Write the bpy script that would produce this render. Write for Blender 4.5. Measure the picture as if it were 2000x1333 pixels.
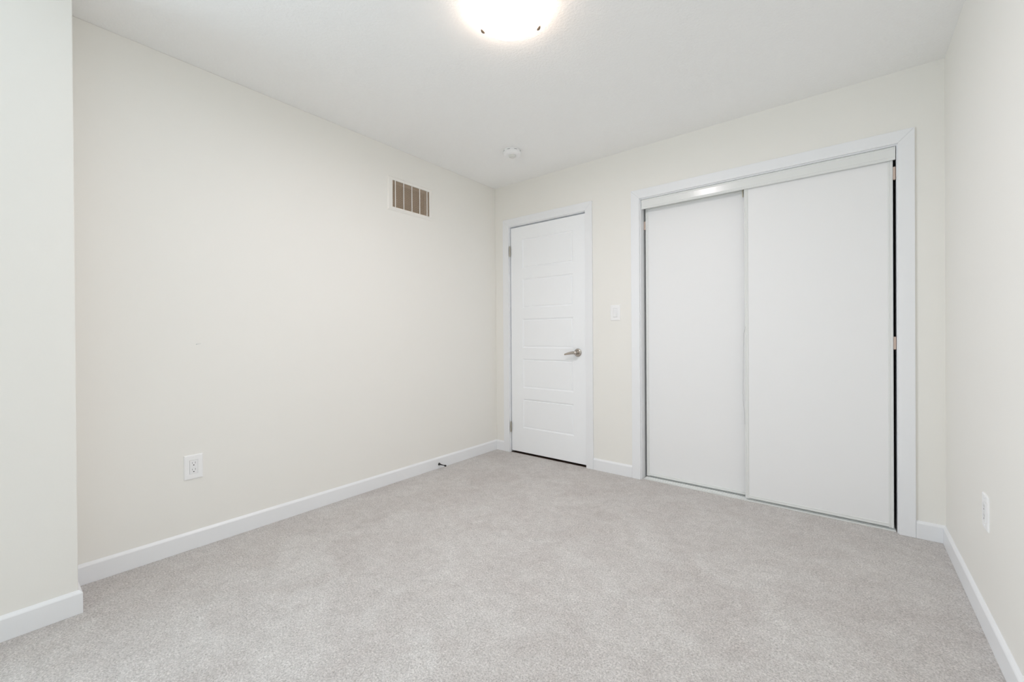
import bpy, bmesh, math, random
from mathutils import Vector, Matrix
scene = bpy.context.scene
C = scene.collection
for o in list(bpy.data.objects):
    bpy.data.objects.remove(o)

# ------------------------------------------------------------------ room size (metres)
W, D, H = 2.977, 3.006, 2.44          # width, far wall, ceiling
YF = -1.90                            # wall behind the camera
BX, BY = 0.258, 0.228                 # the projecting part of the left wall: how far out, where it ends

# ------------------------------------------------------------------ camera
cam_d = bpy.data.cameras.new('camera')
cam = bpy.data.objects.new('camera', cam_d); C.objects.link(cam)
yaw, pitch, roll = 0.6685342, -0.003366, -0.0066427
cy_, sy_ = math.cos(yaw), math.sin(yaw)
fwd = Vector((-sy_*math.cos(pitch), cy_*math.cos(pitch), math.sin(pitch)))
r0 = Vector((cy_, sy_, 0)); u0 = r0.cross(fwd)
rt = math.cos(roll)*r0 + math.sin(roll)*u0
up = -math.sin(roll)*r0 + math.cos(roll)*u0
m = Matrix((rt, up, -fwd)).transposed().to_4x4()
m.translation = Vector((2.59056, 0.0, 1.05836))
cam.matrix_world = m
cam_d.sensor_width = 36; cam_d.lens = 823.99/2000*36
cam_d.shift_x = -4.33/2000; cam_d.shift_y = -6.6/2000
cam_d.clip_start = 0.02
scene.camera = cam

# ------------------------------------------------------------------ view
scene.view_settings.view_transform = 'Standard'
scene.view_settings.look = 'None'
scene.view_settings.exposure = 0.0
scene.view_settings.gamma = 1.0
scene.view_settings.use_curve_mapping = False
scene.cycles.max_bounces = 16
scene.cycles.diffuse_bounces = 12
scene.cycles.caustics_reflective = False
scene.cycles.caustics_refractive = False
scene.cycles.sample_clamp_indirect = 4.0

# ------------------------------------------------------------------ sky and daylight
world = bpy.data.worlds.new('sky'); scene.world = world
world.use_nodes = True
world.node_tree.nodes['Background'].inputs[0].default_value = (0.80, 0.90, 1.0, 1)
world.node_tree.nodes['Background'].inputs[1].default_value = 1.0
WX0, WX1, WZ0, WZ1 = -1.30, -0.10, 0.80, 2.15     # window in the left wall beside the camera, outside the frame (y0 y1 z0 z1)
ld = bpy.data.lights.new('window_daylight', 'AREA')
ld.shape = 'RECTANGLE'; ld.size = WX1-WX0; ld.size_y = WZ1-WZ0
ld.energy = 34; ld.color = (0.75, 0.90, 1.0)
lo = bpy.data.objects.new('window_daylight', ld); C.objects.link(lo)
lo.location = (BX-0.06, (WX0+WX1)/2, (WZ0+WZ1)/2)
lo.rotation_euler = (math.radians(90), 0, math.radians(-90))     # shines into the room (+x)
LAMP = 6.5; BULB = 13.2      # emission of the ceiling lamp's glass

# ------------------------------------------------------------------ materials
def mat(name, col, rough=0.5, spec=0.5, metal=0.0, bump=None, coat=0.0):
    """bump = (kind, scale, strength, distance)"""
    mt = bpy.data.materials.new(name); mt.use_nodes = True
    nt = mt.node_tree; b = nt.nodes['Principled BSDF']
    b.inputs['Base Color'].default_value = (*col, 1)
    b.inputs['Roughness'].default_value = rough
    b.inputs['Specular IOR Level'].default_value = spec
    b.inputs['Metallic'].default_value = metal
    b.inputs['Coat Weight'].default_value = coat
    if bump:
        tc = nt.nodes.new('ShaderNodeTexCoord')
        n = nt.nodes.new('ShaderNodeTexNoise')
        n.inputs['Scale'].default_value = bump[0]; n.inputs['Detail'].default_value = 4
        nt.links.new(tc.outputs['Object'], n.inputs['Vector'])
        bp = nt.nodes.new('ShaderNodeBump')
        bp.inputs['Strength'].default_value = bump[1]; bp.inputs['Distance'].default_value = bump[2]
        nt.links.new(n.outputs[0], bp.inputs['Height'])
        nt.links.new(bp.outputs[0], b.inputs['Normal'])
    return mt

M = {}
M['wall'] = mat('cream_wall_paint', (0.863, 0.849, 0.812), 0.55, 0.3, bump=(160, 0.12, 0.001))
M['trim'] = mat('white_trim_paint', (0.86, 0.87, 0.89), 0.35, 0.4)
M['door'] = mat('white_door_paint', (0.92, 0.935, 0.955), 0.42, 0.4)
M['slab'] = mat('white_sliding_door_board', (0.865, 0.865, 0.87), 0.45, 0.35)
M['frame'] = mat('white_enamelled_steel', (0.79, 0.80, 0.79), 0.20, 0.45, bump=(60, 0.04, 0.001))
M['plastic'] = mat('white_plastic', (0.90, 0.90, 0.905), 0.35, 0.5)
M['plastic2'] = mat('white_glossy_plastic', (0.87, 0.87, 0.88), 0.25, 0.5)
M['ventw'] = mat('white_enamelled_grille', (0.85, 0.83, 0.79), 0.35, 0.5)
M['louvre'] = mat('cream_grille_louvre', (0.66, 0.54, 0.42), 0.5, 0.3)
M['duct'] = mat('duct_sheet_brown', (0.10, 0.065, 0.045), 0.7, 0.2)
M['dark'] = mat('hole_shade_dark', (0.02, 0.02, 0.02), 0.7, 0.2)  # near-black colour stands in for the shade inside the ground holes
M['grey'] = mat('slot_shade_grey', (0.30, 0.30, 0.31), 0.6, 0.3)  # grey stands in for the shade inside slots; nothing is cut in
M['nickel'] = mat('satin_nickel', (0.50, 0.46, 0.42), 0.24, 0.5, 1.0)
M['hinge'] = mat('hinge_metal', (0.52, 0.49, 0.42), 0.35, 0.5, 0.8)
M['black'] = mat('black_metal', (0.02, 0.02, 0.022), 0.4, 0.5)
M['bronze'] = mat('oil_rubbed_metal', (0.045, 0.045, 0.045), 0.3, 0.5, 0.6)
M['rubber'] = mat('black_rubber', (0.008, 0.008, 0.008), 0.6, 0.3)
M['beige'] = mat('beige_felt_bumper', (0.62, 0.50, 0.43), 0.7, 0.2)
M['gold'] = mat('yellowed_nylon', (0.60, 0.56, 0.45), 0.5, 0.3)
M['scuff'] = mat('grey_scuffed_film', (0.50, 0.52, 0.52), 0.35, 0.5)
M['closet'] = mat('closet_drywall_darkened', (0.30, 0.28, 0.26), 0.8, 0.1)  # drywall darkened, the closet's lack of light put into its colour
M['hall'] = mat('dark_stained_wood', (0.045, 0.026, 0.018), 0.6, 0.3, bump=(40, 0.2, 0.002))
M['lens'] = mat('frosted_sensor_dome', (0.72, 0.72, 0.69), 0.3, 0.5)
M['finial'] = mat('brown_metal_clip', (0.10, 0.08, 0.06), 0.5, 0.3)

def ceiling_mat():
    mt = mat('stippled_ceiling_paint', (0.92, 0.92, 0.915), 0.8, 0.15)
    nt = mt.node_tree; b = nt.nodes['Principled BSDF']
    tc = nt.nodes.new('ShaderNodeTexCoord')
    n1 = nt.nodes.new('ShaderNodeTexNoise'); n1.inputs['Scale'].default_value = 75; n1.inputs['Detail'].default_value = 6
    n1.inputs['Roughness'].default_value = 0.62
    n2 = nt.nodes.new('ShaderNodeTexNoise'); n2.inputs['Scale'].default_value = 28; n2.inputs['Detail'].default_value = 2
    rp = nt.nodes.new('ShaderNodeValToRGB'); rp.color_ramp.elements[0].position = 0.40; rp.color_ramp.elements[1].position = 0.62
    ad = nt.nodes.new('ShaderNodeMath'); ad.operation = 'MULTIPLY_ADD'; ad.inputs[1].default_value = 0.5
    nt.links.new(tc.outputs['Object'], n1.inputs['Vector']); nt.links.new(tc.outputs['Object'], n2.inputs['Vector'])
    nt.links.new(n1.outputs[0], rp.inputs[0])
    nt.links.new(n2.outputs[0], ad.inputs[0]); nt.links.new(rp.outputs[0], ad.inputs[2])
    bp = nt.nodes.new('ShaderNodeBump'); bp.inputs['Strength'].default_value = 0.35; bp.inputs['Distance'].default_value = 0.003
    nt.links.new(ad.outputs[0], bp.inputs['Height']); nt.links.new(bp.outputs[0], b.inputs['Normal'])
    return mt
M['ceiling'] = ceiling_mat()

def carpet_mat():
    mt = bpy.data.materials.new('grey_beige_carpet'); mt.use_nodes = True
    nt = mt.node_tree; N = nt.nodes; L = nt.links; b = N['Principled BSDF']
    b.inputs['Roughness'].default_value = 0.95; b.inputs['Specular IOR Level'].default_value = 0.05
    b.inputs['Sheen Weight'].default_value = 0.15
    tc = N.new('ShaderNodeTexCoord')
    def noise(scale, det, rough=0.5, dist=0.0):
        n = N.new('ShaderNodeTexNoise'); n.inputs['Scale'].default_value = scale
        n.inputs['Detail'].default_value = det; n.inputs['Roughness'].default_value = rough
        n.inputs['Distortion'].default_value = dist
        L.new(tc.outputs['Object'], n.inputs['Vector']); return n
    def ramp(src, p0, p1, c0, c1):
        r = N.new('ShaderNodeValToRGB'); e = r.color_ramp.elements
        e[0].position = p0; e[1].position = p1; e[0].color = (*c0, 1); e[1].color = (*c1, 1)
        L.new(src, r.inputs[0]); return r
    tuft = noise(170, 3, 0.7, 0.6)        # the twisted yarn tufts
    fibre = noise(420, 2, 0.6)
    clump = noise(22, 4, 0.6, 0.8)        # pile leaning in small clumps
    trod = noise(3.2, 3, 0.6, 1.2)        # big patches of brushed pile
    c1 = ramp(tuft.outputs[0], 0.30, 0.66, (0.44, 0.418, 0.405), (0.88, 0.85, 0.835))
    c2 = ramp(clump.outputs[0], 0.25, 0.75, (0.88, 0.875, 0.87), (1.06, 1.06, 1.06))
    c3 = ramp(trod.outputs[0], 0.30, 0.70, (0.92, 0.895, 0.885), (1.05, 1.05, 1.045))
    def mul(a, bb):
        mx = N.new('ShaderNodeMix'); mx.data_type = 'RGBA'; mx.blend_type = 'MULTIPLY'
        mx.inputs[0].default_value = 1.0; mx.clamp_result = False
        L.new(a, mx.inputs[6]); L.new(bb, mx.inputs[7]); return mx.outputs[2]
    col = mul(mul(c1.outputs[0], c2.outputs[0]), c3.outputs[0])
    L.new(col, b.inputs['Base Color'])
    def math_(op, a, bb=None, v=None):
        mm = N.new('ShaderNodeMath'); mm.operation = op; L.new(a, mm.inputs[0])
        if bb is not None: L.new(bb, mm.inputs[1])
        if v is not None: mm.inputs[1].default_value = v
        return mm.outputs[0]
    h = math_('ADD', tuft.outputs[0], math_('MULTIPLY', fibre.outputs[0], v=0.4))
    h = math_('ADD', h, math_('MULTIPLY', clump.outputs[0], v=1.4))
    bp = N.new('ShaderNodeBump'); bp.inputs['Strength'].default_value = 0.9; bp.inputs['Distance'].default_value = 0.006
    L.new(h, bp.inputs['Height']); L.new(bp.outputs[0], b.inputs['Normal'])
    return mt
M['carpet'] = carpet_mat()

def emit_mat(name, base, col, strength):
    mt = mat(name, base, 0.25, 0.5)
    b = mt.node_tree.nodes['Principled BSDF']
    b.inputs['Emission Color'].default_value = (*col, 1); b.inputs['Emission Strength'].default_value = strength
    return mt
M['glass'] = emit_mat('lit_alabaster_glass', (0.9, 0.88, 0.84), (1.0, 0.81, 0.69), LAMP)

# ------------------------------------------------------------------ helpers
def link(name, bm, m, parent=None, bevel=0.0, seg=2, smooth=False):
    me = bpy.data.meshes.new(name)
    bmesh.ops.recalc_face_normals(bm, faces=bm.faces)
    bm.to_mesh(me); bm.free()
    if isinstance(m, (list, tuple)):
        for k in m: me.materials.append(M[k])
    else:
        me.materials.append(M[m])
    o = bpy.data.objects.new(name, me); C.objects.link(o)
    if parent is not None: o.parent = parent
    if bevel:
        md = o.modifiers.new('bevel', 'BEVEL'); md.width = bevel; md.segments = seg
        md.limit_method = 'ANGLE'; md.angle_limit = math.radians(35); md.harden_normals = False
    if smooth:
        for p in me.polygons: p.use_smooth = True
        me.set_sharp_from_angle(angle=math.radians(40))
    return o

def empty(name, loc):
    o = bpy.data.objects.new(name, None); C.objects.link(o)
    o.location = loc; o.empty_display_size = 0.05
    return o

def tag(o, label, cat, kind=None, group=None):
    o['label'] = label; o['category'] = cat
    if kind: o['kind'] = kind
    if group: o['group'] = group
    return o

def box(bm, x0, x1, y0, y1, z0, z1, off=(0, 0, 0)):
    x0 -= off[0]; x1 -= off[0]; y0 -= off[1]; y1 -= off[1]; z0 -= off[2]; z1 -= off[2]
    v = [bm.verts.new(p) for p in ((x0,y0,z0),(x1,y0,z0),(x1,y1,z0),(x0,y1,z0),(x0,y0,z1),(x1,y0,z1),(x1,y1,z1),(x0,y1,z1))]
    for f in ((0,3,2,1),(4,5,6,7),(0,1,5,4),(1,2,6,5),(2,3,7,6),(3,0,4,7)):
        bm.faces.new([v[i] for i in f])

def slab(us, vs, holes, P):
    """wall slab over [us]x[vs] with rectangular holes; P(u, v, k) -> point, k=0 room face, k=1 outer face"""
    bm = bmesh.new()
    uu = sorted({us[0], us[1]} | {h[i] for h in holes for i in (0, 1)})
    vv = sorted({vs[0], vs[1]} | {h[i] for h in holes for i in (2, 3)})
    vt = {}
    def V(i, j, k):
        if (i, j, k) not in vt: vt[(i, j, k)] = bm.verts.new(P(uu[i], vv[j], k))
        return vt[(i, j, k)]
    def solid(i, j):
        if i < 0 or j < 0 or i >= len(uu)-1 or j >= len(vv)-1: return False
        cu, cv = (uu[i]+uu[i+1])/2, (vv[j]+vv[j+1])/2
        return not any(h[0] < cu < h[1] and h[2] < cv < h[3] for h in holes)
    for i in range(len(uu)-1):
        for j in range(len(vv)-1):
            if not solid(i, j): continue
            for k in (0, 1):
                bm.faces.new([V(i,j,k), V(i+1,j,k), V(i+1,j+1,k), V(i,j+1,k)])
            for di, dj, a, b_ in ((-1,0,(i,j),(i,j+1)), (1,0,(i+1,j),(i+1,j+1)), (0,-1,(i,j),(i+1,j)), (0,1,(i,j+1),(i+1,j+1))):
                if not solid(i+di, j+dj):
                    bm.faces.new([V(*a,0), V(*b_,0), V(*b_,1), V(*a,1)])
    return bm

def prism(bm, prof, place):
    """prof: list of (a, b); place(a, b, t) for t in 0, 1"""
    r = [[bm.verts.new(place(a, b_, t)) for a, b_ in prof] for t in (0, 1)]
    n = len(prof)
    for i in range(n):
        bm.faces.new([r[0][i], r[0][(i+1) % n], r[1][(i+1) % n], r[1][i]])
    bm.faces.new(r[0][::-1]); bm.faces.new(r[1])

def lathe(bm, prof, axis='z', org=(0, 0, 0), seg=48, sx=1.0):
    """prof: (radius, height) pairs, revolved about the axis through org"""
    rings = []
    for r, h in prof:
        ring = []
        if r < 1e-6:
            pts = [(0, 0)]
        else:
            pts = [(r*math.cos(2*math.pi*i/seg), r*math.sin(2*math.pi*i/seg)) for i in range(seg)]
        for a, b_ in pts:
            if axis == 'z': p = (org[0]+a, org[1]+b_, org[2]+h)
            elif axis == 'x': p = (org[0]+h, org[1]+a, org[2]+b_)
            else: p = (org[0]+a, org[1]+h, org[2]+b_)
            ring.append(bm.verts.new(p))
        rings.append(ring)
    for A, B in zip(rings, rings[1:]):
        if len(A) == 1 and len(B) == 1: continue
        for i in range(seg):
            j = (i+1) % seg
            if len(A) == 1: bm.faces.new([A[0], B[j], B[i]])
            elif len(B) == 1: bm.faces.new([A[i], A[j], B[0]])
            else: bm.faces.new([A[i], A[j], B[j], B[i]])

def tube(bm, pts, rad, seg=16):
    """tapered tube through pts; rad = list of (half height, half width) or floats"""
    prev = None; rings = []
    for k, p in enumerate(pts):
        p = Vector(p)
        a = Vector(pts[max(k-1, 0)]); b_ = Vector(pts[min(k+1, len(pts)-1)])
        t = (b_-a).normalized()
        s = Vector((0, 0, 1)) if abs(t.z) < 0.9 else Vector((1, 0, 0))
        x = t.cross(s).normalized(); y = x.cross(t).normalized()
        r = rad[k]; rh, rw = (r, r) if not isinstance(r, tuple) else r
        rings.append([bm.verts.new(p + x*rw*math.cos(2*math.pi*i/seg) + y*rh*math.sin(2*math.pi*i/seg)) for i in range(seg)])
    for A, B in zip(rings, rings[1:]):
        for i in range(seg):
            j = (i+1) % seg
            bm.faces.new([A[i], A[j], B[j], B[i]])
    bm.faces.new(rings[0][::-1]); bm.faces.new(rings[-1])

# ------------------------------------------------------------------ room shell
TW = 0.12                                  # wall thickness
DO = (0.170, 0.9475, 0.0, 2.052)           # door opening x0 x1 z0 z1 (between jambs)
CO = (1.403, 2.796, 0.0, 2.054)            # closet opening
JT = 0.016                                 # jamb board thickness
CY = D + TW + 0.62                         # closet depth

bm = bmesh.new(); box(bm, -TW, W+TW, YF-TW, D+TW+0.7, -0.1, 0.0)
tag(link('floor', bm, 'carpet'), 'grey beige cut pile carpet covering the bedroom floor', 'carpet', 'structure')
bm = bmesh.new(); box(bm, -TW, W+TW, YF-TW, D+TW, H, H+0.1)
tag(link('ceiling', bm, 'ceiling'), 'white lightly stippled ceiling over the room', 'ceiling', 'structure')

VG = (1.862, 2.205, 2.006, 2.200)          # vent duct opening in the left wall (y0 y1 z0 z1)
WIN = (WX0, WX1, WZ0, WZ1)
bm = slab((YF, D), (0, H), [VG, WIN], lambda u, v, k: ((0 if k == 0 else -TW), u, v))
b2 = slab((YF, BY), (0, H), [WIN], lambda u, v, k: ((BX if k == 0 else 0), u, v))
vm = [bm.verts.new(v.co) for v in b2.verts]; b2.verts.index_update()
for f in b2.faces: bm.faces.new([vm[v.index] for v in f.verts])
b2.free()
wl = tag(link('wall_left', bm, 'wall', bevel=0.003), 'cream painted left wall with a shallow projecting part nearest the camera', 'wall', 'structure')
bm = slab((YF, D), (0, H), [], lambda u, v, k: ((W if k == 0 else W+TW), u, v))
tag(link('wall_right', bm, 'wall'), 'cream painted right wall with one low outlet', 'wall', 'structure')
bm = slab((-TW, W+TW), (0, H), [(DO[0]-JT, DO[1]+JT, -0.001, DO[3]+JT), (CO[0]-JT, CO[1]+JT, -0.001, CO[3]+JT)],
          lambda u, v, k: (u, (D if k == 0 else D+TW), v))
tag(link('wall_back', bm, 'wall'), 'cream painted far wall holding the panelled door and the closet', 'wall', 'structure')
bm = slab((-TW, W+TW), (0, H), [], lambda u, v, k: (u, (YF if k == 0 else YF-TW), v))
tag(link('wall_front', bm, 'wall'), 'cream painted wall behind the camera', 'wall', 'structure')

# window in the projecting part of the left wall, beside the camera
w1 = empty('window_1', (BX-0.09, (WX0+WX1)/2, WZ0)); tag(w1, 'white framed window beside the camera letting in the daylight', 'window', 'structure')
off = tuple(w1.location)
bm = bmesh.new()
for a in ((WX0, WX0+0.03, WZ0, WZ1), (WX1-0.03, WX1, WZ0, WZ1), (WX0+0.03, WX1-0.03, WZ0, WZ0+0.03), (WX0+0.03, WX1-0.03, WZ1-0.03, WZ1), (-0.715, -0.685, WZ0+0.03, WZ1-0.03)):
    box(bm, BX-0.055, BX-0.02, a[0], a[1], a[2], a[3], off)
link('window_frame', bm, 'trim', w1)
bm = bmesh.new(); box(bm, BX+0.001, BX+0.05, WX0-0.03, WX1+0.03, WZ0-0.025, WZ0, off)
link('window_sill', bm, 'trim', w1, bevel=0.004)

# closet interior and hallway beyond the door (closed, unlit)
bm = bmesh.new()
cx0, cx1 = 1.20, W+TW
box(bm, cx0-0.05, cx0, D+TW, CY, 0, H); box(bm, cx1, cx1+0.05, D+TW, CY, 0, H)
box(bm, cx0-0.05, cx1+0.05, CY, CY+0.05, 0, H); box(bm, cx0-0.05, cx1+0.05, D+TW, CY+0.05, H, H+0.05)
tag(link('wall_closet', bm, 'closet'), 'unlit inside walls of the closet behind the sliding doors', 'wall', 'structure')
bm = bmesh.new()
box(bm, -0.17, -0.12, D+TW, CY, 0, H); box(bm, 1.08, 1.13, D+TW, CY, 0, H)
box(bm, -0.17, 1.13, CY, CY+0.05, 0, H); box(bm, -0.17, 1.13, D+TW, CY+0.05, H, H+0.05)
tag(link('wall_hallway', bm, 'hall'), 'unlit hallway walls behind the closed bedroom door', 'wall', 'structure')
bm = bmesh.new(); box(bm, DO[0], DO[1], D+0.006, D+TW+0.3, 0.0002, 0.004)
tag(link('trim_5', bm, 'hall'), 'dark wood flooring seen in the gap under the panelled door', 'threshold', 'structure')

# baseboards: flat board with a sloped top
BP = [(0, 0.0), (0.012, 0.0), (0.012, 0.077), (0.010, 0.081), (0.003, 0.089), (0, 0.090)]
def run_x(bm, x0, x1, y, s, m0=0, m1=0):      # along x; s=-1: board stands out towards -y. m = mitre sign at the ends
    prism(bm, BP, lambda a, b_, t: ((x0 + m0*a) if t == 0 else (x1 - m1*a), y + s*a, b_))
def run_y(bm, y0, y1, x, s, m0=0, m1=0):
    prism(bm, BP, lambda a, b_, t: (x + s*a, (y0 + m0*a) if t == 0 else (y1 - m1*a), b_))
bm = bmesh.new(); run_y(bm, BY, D, 0, 1, 1, 1)
run_x(bm, 0, BX, BY, 1, 1, -1)
run_y(bm, YF, BY, BX, 1, 0, -1)
tag(link('baseboard_left', bm, 'trim', bevel=0.001), 'white baseboard along the left wall stepping around its projecting part', 'baseboard', 'structure')
bm = bmesh.new(); run_y(bm, YF, D, W, -1, 1, 1)
tag(link('baseboard_right', bm, 'trim', bevel=0.001), 'white baseboard along the right wall', 'baseboard', 'structure')
bb = bmesh.new()
run_x(bb, 0, 0.098, D, -1, 1, 0); run_x(bb, 1.0125, 1.333, D, -1); run_x(bb, 2.8665, W, D, -1, 0, 1)
tag(link('baseboard_back', bb, 'trim', bevel=0.001), 'short white baseboard pieces beside the door and closet casings', 'baseboard', 'structure')

# ------------------------------------------------------------------ casings (three mitred boards each) and jambs
def casing(name, label, xi0, xi1, xo0, xo1, zi, zo, opening, n_depth):
    e = empty(name, ((xi0+xi1)/2, D, 0)); tag(e, label, 'door frame', 'structure')
    ox = e.location.x
    prof_t = 0.014
    def board(pts, nm):
        bm = bmesh.new()
        fr = [bm.verts.new((x-ox, -prof_t, z)) for x, z in pts]
        bk = [bm.verts.new((x-ox, 0, z)) for x, z in pts]
        bm.faces.new(fr); bm.faces.new(bk[::-1])
        for i in range(4):
            j = (i+1) % 4; bm.faces.new([fr[i], bk[i], bk[j], fr[j]])
        return link(nm, bm, 'trim', e, bevel=0.0016, seg=2)
    g = 0.0002
    board([(xo0, 0), (xi0, 0), (xi0, zi-g), (xo0, zo-g)], 'side_casing')
    board([(xi1, 0), (xo1, 0), (xo1, zo-g), (xi1, zi-g)], 'side_casing')
    board([(xi0+g, zi), (xi1-g, zi), (xo1-g, zo), (xo0+g, zo)], 'head_casing')
    x0, x1, _, z1 = opening
    for nm, a in (('side_jamb', (x0-JT, x0, 0, z1)), ('side_jamb', (x1, x1+JT, 0, z1)), ('head_jamb', (x0-JT, x1+JT, z1, z1+JT))):
        bm = bmesh.new(); box(bm, a[0], a[1], D, D+n_depth, a[2], a[3], tuple(e.location))
        link(nm, bm, 'trim', e)
    return e
t1 = casing('trim_1', 'white mitred casing and jamb around the panelled bedroom door', 0.164, 0.951, 0.099, 1.012, 2.057, 2.124, DO, TW)
# door stop strips, closing the gap behind the leaf
bm = bmesh.new()
o1 = tuple(t1.location)
box(bm, DO[0], DO[0]+0.012, D+0.042, D+0.075, 0, DO[3], o1); box(bm, DO[1]-0.012, DO[1], D+0.042, D+0.075, 0, DO[3], o1)
box(bm, DO[0]+0.012, DO[1]-0.012, D+0.042, D+0.075, DO[3]-0.012, DO[3], o1)
link('door_stop_strip', bm, 'trim', t1)
t2 = casing('trim_2', 'white mitred casing and jamb around the wide closet opening', 1.397, 2.801, 1.334, 2.866, 2.060, 2.125, CO, TW)

# ------------------------------------------------------------------ bedroom door
LX0, LX1, LZ0, LZ1 = 0.1815, 0.9445, 0.019, 2.040
LY = D + 0.004                              # front face of the leaf
d1 = empty('door_1', (LX0, LY, LZ0)); tag(d1, 'white closed bedroom door with five raised panels and a lever handle', 'door', 'structure')
o1 = tuple(d1.location)
def leaf():
    bm = bmesh.new()
    x0, x1 = LX0, LX1
    px0, px1 = 0.309, 0.829
    pz = [(0.237, 0.498), (0.596, 0.856), (0.954, 1.213), (1.309, 1.569), (1.663, 1.924)]
    def v(x, y, z): return bm.verts.new((x-o1[0], y-o1[1], z-o1[2]))
    def quad(a): bm.faces.new([v(*p) for p in a])
    def fq(xa, xb, za, zb, y): quad([(xa, y, za), (xb, y, za), (xb, y, zb), (xa, y, zb)])
    fq(x0, px0, LZ0, LZ1, LY); fq(px1, x1, LZ0, LZ1, LY)
    zs = [LZ0] + [z for p in pz for z in p] + [LZ1]
    for a, b_ in zip(zs[0::2], zs[1::2]): fq(px0, px1, a, b_, LY)
    rings = [(0, 0), (0.0012, 0.0038), (0.006, 0.0058), (0.012, 0.0080), (0.0150, 0.0080), (0.0165, 0.0035)]
    for za, zb in pz:
        for (i0, d0), (i1, dd) in zip(rings, rings[1:]):
            A = [(px0+i0, LY+d0, za+i0), (px1-i0, LY+d0, za+i0), (px1-i0, LY+d0, zb-i0), (px0+i0, LY+d0, zb-i0)]
            B = [(px0+i1, LY+dd, za+i1), (px1-i1, LY+dd, za+i1), (px1-i1, LY+dd, zb-i1), (px0+i1, LY+dd, zb-i1)]
            for k in range(4):
                quad([A[k], A[(k+1) % 4], B[(k+1) % 4], B[k]])
        i1, dd = rings[-1]
        fq(px0+i1, px1-i1, za+i1, zb-i1, LY+dd)
    yb = LY+0.035
    quad([(x0, yb, LZ0), (x0, yb, LZ1), (x1, yb, LZ1), (x1, yb, LZ0)])
    quad([(x0, LY, LZ0), (x0, LY, LZ1), (x0, yb, LZ1), (x0, yb, LZ0)]); quad([(x1, LY, LZ0), (x1, yb, LZ0), (x1, yb, LZ1), (x1, LY, LZ1)])
    quad([(x0, LY, LZ0), (x0, yb, LZ0), (x1, yb, LZ0), (x1, LY, LZ0)]); quad([(x0, LY, LZ1), (x1, LY, LZ1), (x1, yb, LZ1), (x0, yb, LZ1)])
    bmesh.ops.remove_doubles(bm, verts=bm.verts, dist=1e-6)
    return bm
link('door_leaf', leaf(), 'door', d1)
for zc in (1.831, 0.232):
    bm = bmesh.new()
    for k in range(5):                      # knuckles on the room side, then the two thin leaves
        a = zc-0.044+k*0.0178
        lathe(bm, [(0, a), (0.0052, a), (0.0058, a+0.001), (0.0058, a+0.0162), (0.0052, a+0.0172), (0, a+0.0172)], 'z', (0.1765-o1[0], D-0.006-0.0005-o1[1], -o1[2]), 14)
    lathe(bm, [(0, zc-0.050), (0.003, zc-0.050), (0.003, zc+0.050), (0, zc+0.050)], 'z', (0.1765-o1[0], D-0.0065-o1[1], -o1[2]), 12)
    box(bm, 0.1735, 0.1795, D-0.003, D+0.003, zc-0.044, zc+0.045, o1)
    link('hinge', bm, 'hinge', d1)
# lever handle: rosette, hub and tapering lever pointing left
hx, hz = 0.872, 0.921
hd = empty('door_handle', (hx-o1[0], 0, hz-o1[2])); hd.parent = d1
bm = bmesh.new()
lathe(bm, [(0, 0.0), (0.033, 0.0), (0.0335, -0.002), (0.032, -0.006), (0.027, -0.009), (0.020, -0.0105), (0.0175, -0.0095), (0.0155, -0.0095), (0, -0.0095)], 'y', (0, 0, 0), 40)
r_ = link('rosette', bm, 'nickel', hd, smooth=True)
bm = bmesh.new()
lathe(bm, [(0, -0.008), (0.0125, -0.008), (0.0115, -0.014), (0.0105, -0.040), (0.0125, -0.046), (0.0135, -0.052), (0.0125, -0.059), (0.008, -0.063), (0, -0.064)], 'y', (0, 0, 0), 32)
tube(bm, [(0.004, -0.052, 0.001), (-0.012, -0.053, 0.001), (-0.030, -0.053, -0.001), (-0.055, -0.052, -0.005), (-0.078, -0.050, -0.010), (-0.096, -0.047, -0.015), (-0.101, -0.046, -0.016)],
     [(0.010, 0.007), (0.0125, 0.0065), (0.012, 0.006), (0.0105, 0.0055), (0.0085, 0.005), (0.0070, 0.0045), (0.0040, 0.003)])
l_ = link('lever', bm, 'nickel', hd, smooth=True)

# ------------------------------------------------------------------ closet: top track fascia, floor track, two sliding doors
tr = empty('sliding_door_track', ((CO[0]+CO[1])/2, D+0.02, 2.0))
tag(tr, 'white enamelled metal top track with flat fascia hiding the closet door rollers', 'door track')
o2 = tuple(tr.location)
bm = bmesh.new()
pf = [(0.010, 1.984), (0.0075, 1.9815), (0.0045, 1.983), (0.003, 1.987), (0.0050, 1.996), (0.0068, 1.998), (0.0044, 2.037), (0.003, 2.0395), (0.003, 2.0475), (0.007, 2.0505), (0.007, 2.0475), (0.009, 2.045), (0.009, 1.99)]
prism(bm, pf, lambda a, b_, t: (((CO[0]+0.004) if t == 0 else (CO[1]-0.003))-o2[0], D+a-o2[1], b_-o2[2]))
link('fascia', bm, 'frame', tr)
bm = bmesh.new()
box(bm, CO[0]+0.002, CO[1]-0.002, D+0.009, D+0.105, 2.046, 2.0535, o2)
box(bm, CO[0]+0.002, CO[1]-0.002, D+0.056, D+0.058, 2.012, 2.046, o2)
box(bm, CO[0]+0.002, CO[1]-0.002, D+0.103, D+0.105, 2.012, 2.046, o2)
link('track_channel', bm, 'frame', tr)

bm = bmesh.new()
fx0, fx1 = CO[0]+0.010, CO[1]-0.006
box(bm, fx0, fx1, D+0.012, D+0.104, 0.0005, 0.004)
for yy in (0.012, 0.036, 0.058, 0.083, 0.102): box(bm, fx0, fx1, D+yy, D+yy+0.0018, 0.004, 0.0085)
tag(link('floor_guide_track', bm, 'frame'), 'low white metal guide strip on the carpet edge under the closet doors', 'door track')

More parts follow.
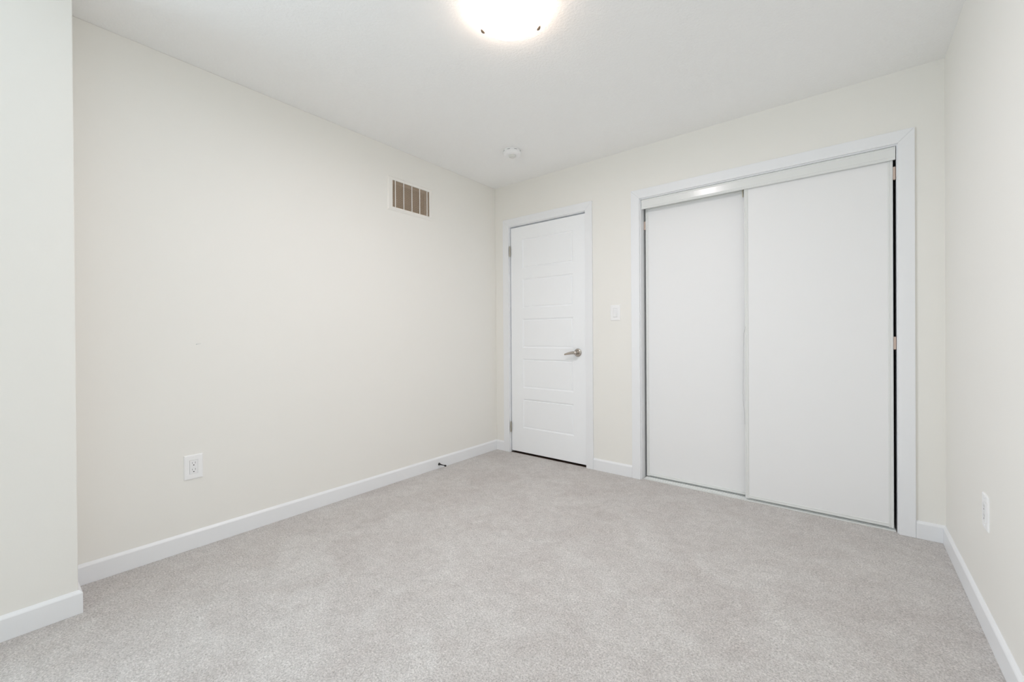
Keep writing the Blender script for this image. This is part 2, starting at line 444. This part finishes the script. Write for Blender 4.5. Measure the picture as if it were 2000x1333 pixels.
def sliding_door(name, label, x0, x1, z0, z1, yf, depth=0.022):
    e = empty(name, ((x0+x1)/2, yf, z0)); tag(e, label, 'closet door', 'structure')
    o = tuple(e.location)
    sw, rw = 0.021, 0.022
    bm = bmesh.new(); box(bm, x0+0.006, x1-0.006, yf+0.005, yf+depth-0.004, z0+0.006, z1-0.006, o)
    link('door_board', bm, 'slab', e)
    # vertical stiles: rounded nose on the outer side, shallow groove, lip onto the board
    def stile(xe, s):
        pr = [(0, depth), (0, 0.004), (0.0012, 0.0012), (0.004, 0.0), (0.0085, 0.0004), (0.0105, 0.0022), (0.0125, 0.0022), (0.0145, 0.0006), (sw-0.002, 0.001), (sw, 0.003), (sw, depth)]
        bm = bmesh.new()
        prism(bm, pr, lambda a, b_, t: (xe+s*a-o[0], yf+b_-o[1], (z0 if t == 0 else z1)-o[2]))
        link('stile', bm, 'frame', e)
    stile(x0, 1); stile(x1, -1)
    for nm, za, s in (('bottom_rail', z0, 1), ('top_rail', z1, -1)):
        pr = [(0, depth), (0, 0.0045), (0.003, 0.0024), (0.009, 0.0018), (0.012, 0.0032), (0.018, 0.0025), (rw, 0.0048), (rw, depth)]
        bm = bmesh.new()
        prism(bm, pr, lambda a, b_, t: ((x0+sw if t == 0 else x1-sw)-o[0], yf+b_-o[1], za+s*a-o[2]))
        link(nm, bm, 'frame', e)
    return e, o
d2, o3 = sliding_door('door_2', 'left white flat sliding closet door on the rear track', 1.415, 2.135, 0.0165, 2.008, D+0.061)
d3, o4 = sliding_door('door_3', 'right white flat sliding closet door on the front track', 2.0757, 2.7835, 0.0165, 2.008, D+0.016)
# felt bumpers between doors and jambs
def bumper(par, o, x0, x1, y0, y1, z0, z1, nm='bumper', m='beige', label=None):
    bm = bmesh.new()
    box(bm, x0, x1, y0, y1, z0, z1, o)
    b_ = link(nm, bm, m, par, bevel=0.002)
    if label: b_['label'] = label
    return b_
for zc in (1.915, 1.008): bumper(d3, o4, 2.7840, 2.7945, D+0.018, D+0.034, zc-0.034, zc+0.034)
for zc in (1.875,): bumper(d2, o3, 1.4035, 1.4145, D+0.066, D+0.080, zc-0.031, zc+0.031)
bumper(d2, o3, 2.058, 2.065, D+0.055, D+0.0605, 1.948, 1.998, 'roller_bracket', 'gold', 'yellowed nylon tab hanging under the fascia')
# loose edging film peeling along the left stile of the front door
bm = bmesh.new()
pts = [(2.094, 1.190), (2.090, 1.172), (2.0845, 1.150), (2.083, 1.080), (2.0815, 1.00), (2.0800, 0.93), (2.0795, 0.86), (2.0780, 0.80), (2.0765, 0.772), (2.0792, 0.760), (2.0775, 0.742), (2.0800, 0.715), (2.0815, 0.690), (2.0860, 0.664), (2.0875, 0.640), (2.0865, 0.625), (2.0885, 0.58)]
rnd = random.Random(3)
path = []
for (xa, za), (xb, zb) in zip(pts, pts[1:]):
    n = max(1, int((za-zb)/0.012))
    for i in range(n):
        t = i/n; path.append((xa+(xb-xa)*t+rnd.uniform(-0.0006, 0.0006), za+(zb-za)*t))
path.append(pts[-1])
path = [(x-0.0128, 0.487+(z-0.58)*1.0213) for x, z in path]
tube(bm, [(x-o4[0], D+0.0155-o4[1], z-o4[2]) for x, z in path], [(0.0007, 0.0012+0.0014*abs(math.sin(i*0.7))) for i in range(len(path))], 8)
fl = link('peeling_edge_film', bm, 'scuff', d3, smooth=True); fl['label'] = 'loose grey edging film peeling off the stile'

# ------------------------------------------------------------------ return air grille on the left wall
vn = empty('air_vent', (0, 2.028, 2.102)); tag(vn, 'white louvred return air grille high on the left wall', 'air vent')
ov = tuple(vn.location)
VY0, VY1, VZ0, VZ1 = 1.819, 2.237, 1.978, 2.226
g0, g1, h0, h1 = VG
bm = bmesh.new()
loops = [(VY0, VY1, VZ0, VZ1, 0.0), (VY0+0.001, VY1-0.001, VZ0+0.001, VZ1-0.001, 0.003), (VY0+0.010, VY1-0.010, VZ0+0.010, VZ1-0.008, 0.0075),
         (g0-0.006, g1+0.006, h0-0.005, h1+0.005, 0.0075), (g0, g1, h0, h1, 0.005), (g0, g1, h0, h1, -0.010)]
rr = []
for a, b_, c, d, x in loops:
    rr.append([bm.verts.new((x-ov[0], y-ov[1], z-ov[2])) for y, z in ((a, c), (b_, c), (b_, d), (a, d))])
for A, B in zip(rr, rr[1:]):
    for i in range(4): bm.faces.new([A[i], A[(i+1) % 4], B[(i+1) % 4], B[i]])
link('frame', bm, 'ventw', vn)
bm = bmesh.new()                            # thin slanted louvres
n = 26; pitch_ = (h1-h0)/n
for i in range(n):
    z = h0+(i+0.5)*pitch_
    prism(bm, [(0.0024, z+0.0013), (0.0029, z+0.0004), (-0.0026, z-0.0023), (-0.0030, z-0.0015)], lambda a, b_, t: (a-ov[0], (g0+0.0005 if t == 0 else g1-0.0005)-ov[1], b_-ov[2]))
link('louvres', bm, 'louvre', vn)
for y in (1.886, 1.960, 2.035, 2.109, 2.181):
    bm = bmesh.new(); box(bm, 0.002, 0.0062, y-0.0032, y+0.0032, h0, h1, ov)
    link('upright_bar', bm, 'ventw', vn, bevel=0.001)
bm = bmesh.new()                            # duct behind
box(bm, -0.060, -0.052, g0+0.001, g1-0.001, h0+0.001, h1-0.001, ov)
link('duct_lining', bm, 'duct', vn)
for y, z in ((1.840, 2.125), (2.224, 2.100)):
    bm = bmesh.new(); lathe(bm, [(0, 0.0072), (0.0028, 0.0072), (0.0028, 0.0082), (0.0015, 0.009), (0, 0.009)], 'x', (-ov[0], y-ov[1], z-ov[2]), 14)
    link('screw', bm, 'ventw', vn, smooth=True)

# ------------------------------------------------------------------ wall plates (local: u across, v up, w out of the wall)
def plate_thing(name, label, cat, centre, frame, w, h, kind, group=None):
    """frame = (u axis, out axis)"""
    e = empty(name, centre); tag(e, label, cat, group=group)
    U, O = Vector(frame[0]), Vector(frame[1])
    def P(u, v, o): return U*u + Vector((0, 0, v)) + O*o
    def pbox(bm, u0, u1, v0, v1, a, b_):
        vv = [bm.verts.new(P(*p)) for p in ((u0,v0,a),(u1,v0,a),(u1,v1,a),(u0,v1,a),(u0,v0,b_),(u1,v0,b_),(u1,v1,b_),(u0,v1,b_))]
        for f in ((0,3,2,1),(4,5,6,7),(0,1,5,4),(1,2,6,5),(2,3,7,6),(3,0,4,7)): bm.faces.new([vv[i] for i in f])
    iw, ih = 0.0170, 0.0345
    bm = bmesh.new()
    lp = [(w/2, h/2, 0), (w/2, h/2, 0.0025), (w/2-0.0012, h/2-0.0012, 0.0042), (w/2-0.004, h/2-0.004, 0.0055), (iw+0.001, ih+0.001, 0.0058), (iw, ih, 0.0050), (iw, ih, 0.001)]
    rr = [[bm.verts.new(P(su*a, sv*b_, o)) for su, sv in ((-1,-1),(1,-1),(1,1),(-1,1))] for a, b_, o in lp]
    for A, B in zip(rr, rr[1:]):
        for i in range(4): bm.faces.new([A[i], A[(i+1) % 4], B[(i+1) % 4], B[i]])
    bm.faces.new(rr[0][::-1]); bm.faces.new(rr[-1])
    link('cover_plate', bm, 'plastic', e)
    for v in (-0.0485, 0.0485):
        bm = bmesh.new()
        seg = 16
        top = [bm.verts.new(P(0.0027*math.cos(2*math.pi*i/seg), v+0.0027*math.sin(2*math.pi*i/seg), 0.0066)) for i in range(seg)]
        bot = [bm.verts.new(P(0.003*math.cos(2*math.pi*i/seg), v+0.003*math.sin(2*math.pi*i/seg), 0.0050)) for i in range(seg)]
        bm.faces.new(top)
        for i in range(seg): bm.faces.new([bot[i], bot[(i+1) % seg], top[(i+1) % seg], top[i]])
        link('screw', bm, 'plastic', e)
    if kind == 'outlet':
        bm = bmesh.new(); pbox(bm, -iw+0.0006, iw-0.0006, -ih+0.0006, ih-0.0006, 0.001, 0.0068)
        rec = link('receptacle', bm, 'plastic2', e, bevel=0.0008)
        for vc in (0.0165, -0.0165):
            for u, hh in ((-0.0063, 0.0044), (0.0063, 0.0036)):
                bm = bmesh.new(); pbox(bm, u-0.0010, u+0.0010, vc+0.0045-hh, vc+0.0045+hh, 0.0060, 0.0070)
                link('blade_slot', bm, 'grey', rec)  # block on the receptacle face, slot shade as grey colour
            bm = bmesh.new(); seg = 16
            ring = [(0.0026*math.cos(2*math.pi*i/seg), max(-0.0018, 0.0028*math.sin(2*math.pi*i/seg))) for i in range(seg)]
            top = [bm.verts.new(P(a, vc-0.0072+b_, 0.0070)) for a, b_ in ring]; bot = [bm.verts.new(P(a, vc-0.0072+b_, 0.0060)) for a, b_ in ring]
            bm.faces.new(top)
            for i in range(seg): bm.faces.new([bot[i], bot[(i+1) % seg], top[(i+1) % seg], top[i]])
            link('ground_hole', bm, 'dark', rec)  # raised cap, hole shade as dark colour
    else:
        bm = bmesh.new(); pbox(bm, -iw+0.0006, iw-0.0006, -ih+0.0006, ih-0.0006, 0.001, 0.0056)
        link('switch_bezel', bm, 'plastic2', e, bevel=0.0006)
        bm = bmesh.new()                     # tilted paddle, bottom pressed out
        a, b_ = 0.0138, 0.0315
        pr = [(-b_, 0.005), (-b_, 0.0118), (0.0, 0.0078), (b_, 0.0064), (b_, 0.005)]
        r2 = [[bm.verts.new(P(u, v, o)) for v, o in pr] for u in (-a, a)]
        for i in range(len(pr)):
            j = (i+1) % len(pr); bm.faces.new([r2[0][i], r2[0][j], r2[1][j], r2[1][i]])
        bm.faces.new(r2[0][::-1]); bm.faces.new(r2[1])
        link('rocker', bm, 'plastic2', e, bevel=0.0006)
    return e
plate_thing('wall_outlet', 'white double outlet low on the left wall facing the room', 'outlet', (0, 0.6625, 0.411), ((0, -1, 0), (1, 0, 0)), 0.079, 0.122, 'outlet')
plate_thing('wall_outlet', 'white outlet seen edge-on low on the right wall', 'outlet', (W, 2.213, 0.422), ((0, 1, 0), (-1, 0, 0)), 0.079, 0.122, 'outlet')
plate_thing('light_switch', 'white rocker light switch between the bedroom door and the closet', 'switch', (1.2015, D, 1.232), ((1, 0, 0), (0, -1, 0)), 0.079, 0.117, 'switch')

# ------------------------------------------------------------------ smoke detector
sd = empty('smoke_detector', (0.639, 2.461, H)); tag(sd, 'small round white smoke detector on the ceiling near the door', 'smoke detector')
bm = bmesh.new()
lathe(bm, [(0, 0), (0.061, 0), (0.0625, -0.002), (0.0625, -0.007), (0.060, -0.0085)] + [(0, -0.0085)], 'z', (0, 0, 0), 56)
link('mounting_base', bm, 'plastic', sd, smooth=True)
bm = bmesh.new()
lathe(bm, [(0, -0.0085), (0.0605, -0.0085), (0.0635, -0.0100), (0.0650, -0.013), (0.0655, -0.030), (0.0640, -0.034), (0.060, -0.037), (0.052, -0.039), (0.034, -0.0405), (0.031, -0.0395), (0.0, -0.0395)], 'z', (0, 0, 0), 56)
link('cover', bm, 'plastic', sd, smooth=True)
for k in range(8):
    a0 = 2*math.pi*k/8 + math.radians(-29.1) - 0.15
    bm = bmesh.new(); inn, out = [], []
    for i in range(7):
        a = a0 + 0.30*i/6
        for z in (-0.0150, -0.0120):
            out.append(bm.verts.new((0.0658*math.cos(a), 0.0658*math.sin(a), z)))
            inn.append(bm.verts.new((0.0630*math.cos(a), 0.0630*math.sin(a), z)))
    for i in range(6):
        j = 2*i
        bm.faces.new([out[j], out[j+2], out[j+3], out[j+1]]); bm.faces.new([inn[j], inn[j+1], inn[j+3], inn[j+2]])
        bm.faces.new([out[j], inn[j], inn[j+2], out[j+2]]); bm.faces.new([out[j+1], out[j+3], inn[j+3], inn[j+1]])
    bm.faces.new([out[0], out[1], inn[1], inn[0]]); bm.faces.new([out[-2], inn[-2], inn[-1], out[-1]])
    link('vent_slot', bm, 'grey', sd)  # strip on the cover, shade of the opening painted grey
bm = bmesh.new()
lathe(bm, [(0, -0.0390), (0.0300, -0.0390), (0.0295, -0.0435), (0.026, -0.0485), (0.018, -0.0525), (0.008, -0.0540), (0, -0.0545)], 'z', (0, 0, 0), 40)
link('sensor_dome', bm, 'lens', sd, smooth=True)
bm = bmesh.new()
lathe(bm, [(0, -0.0540), (0.0035, -0.0540), (0.0030, -0.0565), (0, -0.0575)], 'z', (0, 0, 0), 16)
link('test_button', bm, 'plastic2', sd, smooth=True)

# ------------------------------------------------------------------ flush ceiling lamp
lp = empty('ceiling_lamp', (1.484, 1.382, H)); tag(lp, 'lit round frosted glass bowl lamp mounted flush on the ceiling', 'ceiling lamp')
bm = bmesh.new()
lathe(bm, [(0, 0), (0.128, 0), (0.130, -0.003), (0.130, -0.016), (0.124, -0.022), (0, -0.022)], 'z', (0, 0, 0), 56)
link('ceiling_pan', bm, 'plastic', lp, smooth=True)
ll = bpy.data.lights.new('lamp_light', 'AREA'); ll.shape = 'DISK'; ll.size = 0.15
ll.energy = BULB; ll.color = (1.0, 0.945, 0.98)
lb = bpy.data.objects.new('lamp_light', ll); C.objects.link(lb); lb.location = (1.484, 1.382, H-0.108)   # the downward light of the lamp's bulbs
R0 = 0.142
RS, ZB = 0.1936, -0.102                     # shallow spherical dish: sphere radius, lowest point
outer = [(RS*math.sin(t), ZB+RS*(1-math.cos(t))) for t in [i/18*0.823 for i in range(19)]]
inner = [((RS-0.005)*math.sin(t), ZB+RS-(RS-0.005)*math.cos(t)) for t in [i/18*0.823 for i in range(18, -1, -1)]]
bm = bmesh.new(); lathe(bm, outer+[(R0-0.002, -0.038)]+inner, 'z', (0, 0, 0), 72)
link('glass_bowl', bm, 'glass', lp, smooth=True)
bz = math.atan2(fwd.y, fwd.x)
for k, da in enumerate((60, -60, 180)):
    a = bz + math.radians(da-4)
    c_, s_ = math.cos(a), math.sin(a)
    bm = bmesh.new()
    tube(bm, [(0.122*c_, 0.122*s_, -0.014), (0.140*c_, 0.140*s_, -0.017), (0.1465*c_, 0.1465*s_, -0.026), (0.1475*c_, 0.1475*s_, -0.040), (0.1430*c_, 0.1430*s_, -0.0455)],
         [0.0018, 0.0018, 0.0020, 0.0022, 0.0018], 10)
    q = (0.1405, -0.0475)                   # oval pad pressing on the glass just under its rim
    tube(bm, [(q[0]*math.cos(a+w)+0.0*c_, q[0]*math.sin(a+w), q[1]) for w in (-0.085, -0.07, -0.03, 0.0, 0.03, 0.07, 0.085)],
         [0.0012, 0.0040, 0.0062, 0.0068, 0.0062, 0.0040, 0.0012], 12)
    link('glass_clip', bm, 'finial', lp, smooth=True)

# ------------------------------------------------------------------ spring door stop on the left baseboard
ds = empty('door_stop', (0.012, 2.280, 0.034)); tag(ds, 'small black door stop sticking out of the left baseboard', 'door stop')
bm = bmesh.new(); lathe(bm, [(0, 0), (0.0110, 0), (0.0110, 0.002), (0.0090, 0.004), (0, 0.004)], 'x', (0, 0, 0), 24)
link('flange', bm, 'black', ds, smooth=True)
bm = bmesh.new()
pr = [(0, 0.004), (0.0095, 0.004)]
for i in range(1, 22):
    x = 0.004+0.062*i/21
    base = 0.0033+0.0055*math.exp(-i/6.0)
    pr.append((base-(0.0008 if i % 2 else 0), x))
pr.append((0, 0.066))
lathe(bm, pr, 'x', (0, 0, 0), 20)
link('spring', bm, 'bronze', ds, smooth=True)
bm = bmesh.new(); lathe(bm, [(0, 0.064), (0.0055, 0.064), (0.0064, 0.066), (0.0064, 0.078), (0.004, 0.081), (0, 0.0815)], 'x', (0, 0, 0), 20)
link('rubber_tip', bm, 'rubber', ds, smooth=True)

# small nick in the paint of the left wall
bm = bmesh.new()
prism(bm, [(0.678, 1.0255), (0.680, 1.0262), (0.682, 1.0285), (0.699, 1.0305), (0.699, 1.0312), (0.679, 1.0302)], lambda a, b_, t: (0.0 if t == 0 else 0.0009, a, b_))
nk = link('paint_nick', bm, 'scuff', wl); nk['label'] = 'tiny grey nick in the wall paint'
